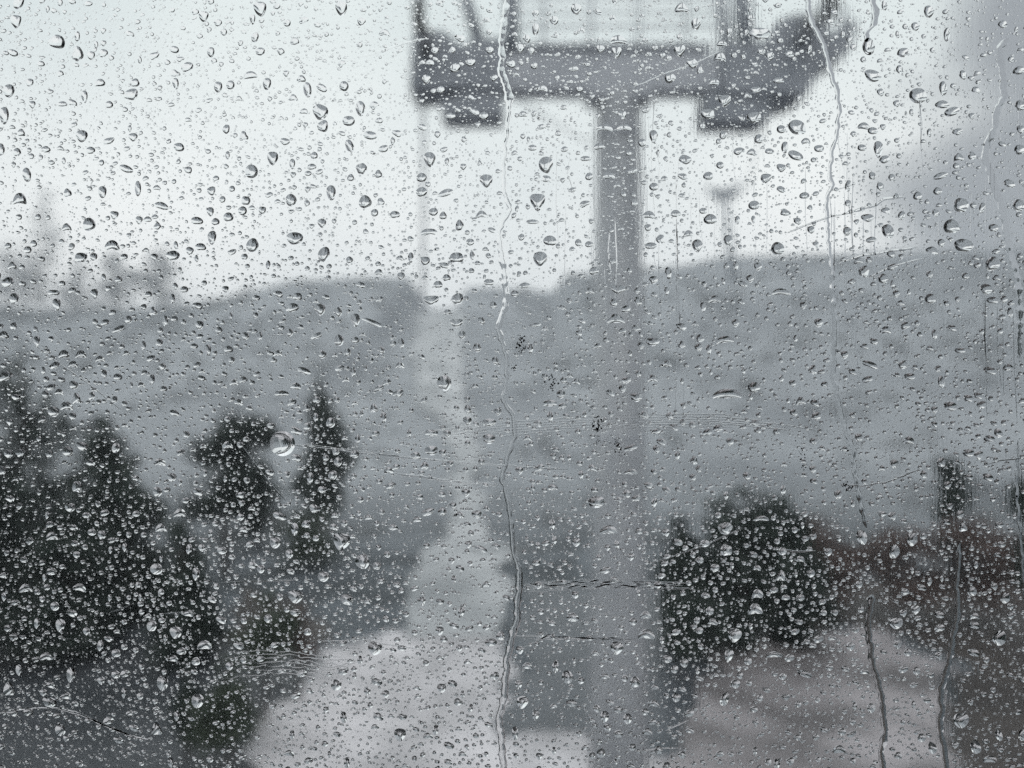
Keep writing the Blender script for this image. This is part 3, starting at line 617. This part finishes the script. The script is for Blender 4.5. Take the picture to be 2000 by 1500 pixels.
# water trails and scratches
def ribbon(pts, wfun, hr, seed, jit=1.2, step=4, nc=7, closed_h=None):
    pts = [Vector((p[0], p[1], 0)) for p in pts]; L = []
    for i in range(len(pts)-1):
        a, b = pts[i], pts[i+1]; n = max(1, int((b-a).length/step))
        for k in range(n): L.append(a.lerp(b, k/n))
    L.append(pts[-1]); n = len(L)
    Q = []
    for i, p in enumerate(L):
        d = (L[min(i+2, n-1)] - L[max(i-2, 0)]); d.normalize(); nrm = Vector((-d.y, d.x, 0))
        j = noise.noise(Vector((i*step*.055, seed, 0)))*jit*1.6 + noise.noise(Vector((i*step*.16, seed, 5)))*jit*.7
        Q.append((p + nrm*j, nrm))
    V = []
    for i, (p, nrm) in enumerate(Q):
        w_ = wfun(i/(n-1))*(1+.55*noise.noise(Vector((i*step*.07, seed, 9)))+.25*noise.noise(Vector((i*step*.2, seed, 19)))) * min(1, .25+i/3, .25+(n-1-i)/3)
        for c in range(nc):
            t_ = math.pi*c/(nc-1); s = -math.cos(t_); V.append(((p.x-1000+nrm.x*s*w_/2)*U, math.sin(t_)*w_*hr*U+GAP, (750-p.y-nrm.y*s*w_/2)*U))
    Fc = []
    for i in range(n-1):
        for c in range(nc-1):
            a = i*nc+c; Fc.append((a, a+1, a+1+nc, a+nc))
    b0 = len(V)
    for i in range(n): V += [V[i*nc], V[i*nc+nc-1]]
    for i in range(n-1): Fc.append((b0+2*i+1, b0+2*i, b0+2*i+2, b0+2*i+3))
    return V, Fc, [(q.x, q.y) for q, _ in Q]
line_occ = []
def trail(pts, wf, lab_, seed, hr=.42, jit=2.2):
    V, Fc, q = ribbon(pts, wf, hr, seed, jit)
    o = mesh('water_trail', V, Fc, WATER, None, True, (0, D, 0)); tag(o, lab_, 'water trail', 'water trails down the pane')
    for i in range(0, len(q), 2): line_occ.append((q[i][0], q[i][1], wf(i/len(q))*.55))
    return o
trail([(992,-60),(990,0),(985,40),(979,80),(980,110),(978,140),(990,170),(995,200),(990,260),(985,310),(983,360),(990,395),(998,410),(982,435),(974,460),(980,500),(988,560),(988,600),(978,625),(972,645),(982,670),(990,700),(990,740),(982,775),(990,795),(1004,812),(1006,850),(985,910),(980,940),(990,965),(998,1020),(1003,1080),(1014,1110),(1014,1140),(1010,1180),(1010,1210),(1000,1240),(990,1290),(985,1360),(975,1400),(980,1450),(984,1500),(985,1560)],
      lambda f: 12 if f < .12 else (15 if f < .17 else (8 if f < .33 else (12 if f < .45 else (9 if f < .72 else 14)))), 'longest thin water trail running down the middle of the pane', 1)
trail([(1570,-60),(1575,0),(1580,40),(1600,75),(1612,110),(1618,140),(1630,170),(1638,220),(1632,240),(1636,250),(1622,300),(1618,340),(1625,362),(1612,385),(1614,430),(1615,470),(1622,520),(1625,600),(1628,650),(1625,740),(1645,830),(1665,880),(1668,930),(1680,990),(1690,1030)],
      lambda f: 10 if f < .25 else (7.5 if f < .5 else 9), 'long water trail from the right tower arm down to the hillside', 2)
trail([(1702,1160),(1692,1205),(1695,1240),(1700,1290),(1712,1330),(1720,1370),(1726,1430),(1718,1470),(1722,1500),(1722,1560)], lambda f: 12.5, 'thick water trail near the bottom right, left one of two', 3)
trail([(1968,78),(1948,95),(1953,130),(1955,150),(1959,190),(1944,215),(1940,250),(1925,280),(1920,308),(1932,340),(1940,370),(1955,410),(1962,450),(1968,490),(1984,540),(1988,620),(1985,700)], lambda f: 13, 'crooked water trail down the grey cloud at the right edge', 4)
trail([(1872,1060),(1866,1130),(1867,1200),(1857,1255),(1846,1310),(1834,1345),(1836,1400),(1832,1420),(1842,1470),(1846,1500),(1846,1560)], lambda f: 6.5+6*min(1, f*2), 'thick water trail near the bottom right, right one of two', 5)
trail([(1700,-40),(1702,0),(1708,30),(1700,52),(1690,66),(1690,84)], lambda f: 13, 'short wide water trail feeding a drop right of the tower', 6)
trail([(1984,860),(1982,960),(1990,1050),(1996,1130),(2004,1240)], lambda f: 6, 'faint water trail at the very right edge', 7)
def scratch(pts, w_, seed, hr=.3, jit=.5, n=1, spread=0):
    for k in range(n):
        g = np.random.default_rng(seed*31+k); o_ = (k-(n-1)/2)*spread
        a0, a1 = (g.random()*.25, 1-g.random()*.25) if n > 1 else (0, 1)
        pp = [(p[0]+g.normal()*.6, p[1]+o_*(1-.25*i/len(pts))+g.normal()*.5) for i, p in enumerate(pts)]
        if n > 1:
            ln = len(pp)-1; i0 = a0*ln; i1 = a1*ln
            ip = lambda t_: tuple(pp[min(int(t_), ln-1)][c]+(pp[min(int(t_), ln-1)+1][c]-pp[min(int(t_), ln-1)][c])*(t_-min(int(t_), ln-1)) for c in (0, 1))
            pp = [ip(i0)] + [pp[i] for i in range(1, ln) if i0 < i < i1] + [ip(i1)]
        V, Fc, q = ribbon(pp, lambda f: w_, hr, seed+k*7, jit, 7, 5)
        mesh('scratch', [(v[0], v[1]+.003, v[2]) for v in V], Fc, WATER, win, True)
scratch([(750,880),(840,856),(950,840),(1100,829),(1250,822),(1400,820),(1520,830),(1640,850)], 2.0, 40, n=6, spread=5.5, jit=1.2)
scratch([(574,868),(640,876),(720,886),(850,898),(960,907),(1040,913),(1110,916)], 3.4, 41)
scratch([(590,866),(700,880),(780,890)], 2.2, 42)
scratch([(778,926),(820,930),(860,937),(900,941),(975,945)], 4.5, 43, jit=1.5)
scratch([(476,872),(500,905),(530,945),(560,976)], 2.4, 44)
scratch([(-10,1392),(30,1385),(70,1378),(112,1378),(150,1386),(200,1410),(250,1430),(300,1442)], 5, 45, jit=1)
scratch([(110,1380),(160,1392),(210,1415),(270,1438)], 3, 46, jit=1)
scratch([(425,1300),(500,1292),(560,1290),(640,1302),(700,1300)], 2.2, 47, n=7, spread=8, jit=3.2)
scratch([(1010,1147),(1090,1142),(1180,1138),(1290,1143),(1430,1146)], 3.2, 48, n=6, spread=3.2, jit=2.5)
scratch([(1006,1241),(1080,1243),(1150,1246),(1240,1246)], 3, 49, n=3, spread=2.5, jit=1.5)
scratch([(1643,420),(1670,412),(1710,400),(1722,390),(1765,386)], 6, 50, jit=1)
scratch([(1535,456),(1580,438),(1620,424),(1650,418)], 3.5, 51)
scratch([(1612,376),(1640,370),(1670,360)], 2.4, 52)
scratch([(1636,516),(1680,500),(1720,494),(1790,484)], 4, 53, jit=1.5)
scratch([(1690,545),(1740,522),(1800,505)], 3, 54)
scratch([(440,1136),(500,1134),(580,1131)], 3, 55)
scratch([(1222,1112),(1300,1090),(1380,1062),(1450,1030)], 2.4, 56)
scratch([(1010,1270),(1070,1240),(1150,1205),(1280,1165)], 2.2, 57)
scratch([(1640,947),(1680,948),(1730,940),(1790,918)], 3.4, 58, jit=1.2)
scratch([(1920,908),(1950,898),(2010,893)], 3.4, 59)
scratch([(1590,1075),(1555,1076),(1520,1070)], 3, 60)
scratch([(1240,1465),(1290,1458),(1325,1458)], 3, 61)
scratch([(1300,1425),(1345,1403)], 3, 62)
scratch([(855,1272),(700,1249),(620,1250)], 2.2, 63)
scratch([(955,1070),(975,1055),(992,1030)], 3, 64)
scratch([(215,1195),(240,1188),(262,1176)], 3, 65)
scratch([(320,1197),(380,1194)], 3, 66)
scratch([(40,640),(90,690),(170,745),(240,800)], 1.8, 67)
scratch([(1890,600),(1940,622),(2000,636)], 2, 68)
scratch([(700,115),(760,98),(800,84),(830,78)], 5, 69, jit=1)
scratch([(1235,172),(1300,145),(1360,125),(1410,100)], 1.6, 70, jit=.8)
for i in range(64):                             # fine vertical runs on the right
    g = np.random.default_rng(300+i); x = g.uniform(1060, 1990); y = g.uniform(150, 640); L = g.uniform(60, 260)
    scratch([(x, y), (x+g.normal()*3, y+L*.5), (x+g.uniform(-2, 9), y+L)], g.uniform(1.3, 2.4), 300+i, jit=.4)

# ------------------------------------------------------------------ everything smaller: one mass of droplets
allocc = np.array(occ + line_occ + [(x, y, max(a, b)*.5) for x, y, a, b, _ in rest])
class Grid:
    def __init__(s, c): s.c = c; s.d = {}
    def near(s, x, y):
        i, j = int(x//s.c), int(y//s.c)
        for a in (i-1, i, i+1):
            for b in (j-1, j, j+1): yield from s.d.get((a, b), ())
    def add(s, x, y, r): s.d.setdefault((int(x//s.c), int(y//s.c)), []).append((x, y, r))
grid = Grid(36)
for q in allocc: grid.add(*q)
VS, FS = [], []; nv = 0
def emit(x, y, V, Fc):
    global nv
    V = put(V); V[:, 0] += (x-1000)*U; V[:, 2] += (750-y)*U
    VS.append(V); FS.append(np.array(Fc)+nv); nv += len(V)
for i, (x, y, a, b, k) in enumerate(rest):
    g = np.random.default_rng(5000+i); tp, bd, ang, th, rough, pw, sg = shape(k, g, y/1500)
    emit(x, y, *drop_geo(a, b, tp, bd, ang, th, sg, 6000+i, 7, 24, rough, pw))
protos = {}
def proto(k, v, NR, NS, lv=1):
    key = (k, v, NR, lv)
    if key not in protos:
        g = np.random.default_rng(abs(hash((ord(k), v, NR))) % 99991); tp, bd, ang, th, rough, pw, sg = shape(k, g, lv/2)
        asp = {'v': .55, 'a': 1.7, 's': 1.6, 't': .95}.get(k, g.uniform(.9, 1.45))
        protos[key] = drop_geo(math.sqrt(asp), 1/math.sqrt(asp), tp, bd, ang, th, sg, v*7+NR, NR, NS, rough*1.5, pw)
    return protos[key]
X0, X1, Y0, Y1 = -170, 2170, -128, 1628
def scatter(n, rfun, NR, NS, gap, ks):
    g = np.random.default_rng(n); c = 0; tries = 0
    while c < n and tries < n*8:
        tries += 1
        x = g.uniform(X0, X1); y = g.uniform(Y0, Y1); r = rfun(g)
        dens = (.52 + .7*noise.noise(Vector((x*.009, y*.009, 3)))) * (.62+.85*min(1, max(0, (y-400)/600)))
        if g.random() > dens*1.25: continue
        ok = True
        for a, b, q in grid.near(x, y):
            if (a-x)**2+(b-y)**2 < (q*.92+r+gap)**2: ok = False; break
        if not ok: continue
        grid.add(x, y, r); V, Fc = proto(ks[int(g.random()*len(ks))], int(g.random()*40), NR, NS, min(2, max(0, int(y/500))))
        emit(x, y, V*(2*r), Fc); c += 1
    return c
c1 = scatter(2100, lambda g: 4.6+4.2*g.random()**1.6, 7, 20, 2.0, 'rtiiasvts')
c2 = scatter(7600, lambda g: 2.7+abs(g.normal())*1.3, 5, 14, .8, 'rrrtiiiass')
mask = np.zeros((Y1-Y0, X1-X0), bool)           # which spots of the pane are taken
for L in grid.d.values():
    for a, b, q in L:
        q = q+1.2; x0, x1 = int(max(0, a-q-X0)), int(min(X1-X0, a+q-X0+1)); y0, y1 = int(max(0, b-q-Y0)), int(min(Y1-Y0, b+q-Y0+1))
        if x1 > x0 and y1 > y0:
            yy, xx = np.ogrid[y0:y1, x0:x1]; mask[y0:y1, x0:x1] |= (xx+X0-a)**2+(yy+Y0-b)**2 < q*q
def dust(n, r0, r1, NR, NS, seed, cell):
    """tiny droplets, at most one to a cell of the pane, none on top of a larger drop"""
    global nv
    g = np.random.default_rng(seed); gx, gy = int((X1-X0)/cell), int((Y1-Y0)/cell)
    cells = g.permutation(gx*gy)[:n]; lim = cell*.36; sx_ = g.uniform(0, cell, gy); sy_ = g.uniform(0, cell*.5, gx)
    x = X0+(cells % gx+.5)*cell+g.uniform(-lim, lim, len(cells))+sx_[cells//gx]-cell/2; y = Y0+(cells//gx+.5)*cell+g.uniform(-lim, lim, len(cells))+sy_[cells % gx]*.5
    r = r0+(r1-r0)*g.random(len(cells))**1.8
    ok = ~mask[np.clip((y-Y0).astype(int), 0, Y1-Y0-1), np.clip((x-X0).astype(int), 0, X1-X0-1)]
    x, y, r = x[ok], y[ok], r[ok]; which = g.integers(0, 24, len(x))
    lvl = np.clip((y/500).astype(int), 0, 2)
    for p_, lv in [(a, b) for a in range(24) for b in range(3)]:
        V0, F0 = proto('rrri'[p_ % 4], 100+p_, NR, NS, lv); F0 = np.array(F0); s_ = (which == p_) & (lvl == lv); m_ = int(s_.sum())
        if not m_: continue
        Vv = V0[None]*(2*r[s_])[:, None, None]*U; Vv[:, :, 1] += GAP
        Vv[:, :, 0] += ((x[s_]-1000)*U)[:, None]; Vv[:, :, 2] += ((750-y[s_])*U)[:, None]
        VS.append(Vv.reshape(-1, 3)); FS.append((F0[None]+(nv+np.arange(m_)*len(V0))[:, None, None]).reshape(-1, 3)); nv += m_*len(V0)
    if cell > 5:
        for a, b, q in zip(x, y, r):
            q = q+.9; x0, x1, y0, y1 = int(a-q-X0), int(a+q-X0+1), int(b-q-Y0), int(b+q-Y0+1); mask[max(0, y0):y1, max(0, x0):x1] = True
    return len(x)
c3 = dust(15000, 1.5, 3.1, 3, 9, 31, 9)
c4 = dust(34000, .85, 1.9, 2, 6, 32, 5.0)
V = np.concatenate(VS); Fa = np.concatenate(FS)
me = bpy.data.meshes.new('raindrops'); me.vertices.add(len(V)); me.vertices.foreach_set('co', V.astype(np.float32).ravel())
me.loops.add(Fa.size); me.loops.foreach_set('vertex_index', Fa.astype(np.int32).ravel())
me.polygons.add(len(Fa)); me.polygons.foreach_set('loop_start', np.arange(0, Fa.size, 3, dtype=np.int32))
me.polygons.foreach_set('use_smooth', np.ones(len(Fa), bool)); me.update(calc_edges=True); me.validate()
me.materials.append(WATER)
o = bpy.data.objects.new('fine_raindrops', me); C.objects.link(o); o.location = (0, D, 0)
tag(o, 'countless fine droplets of rain between the larger drops on the pane', kind='stuff')
print('droplets', c1, c2, c3, c4, 'tris', len(Fa), 'big', len(items))
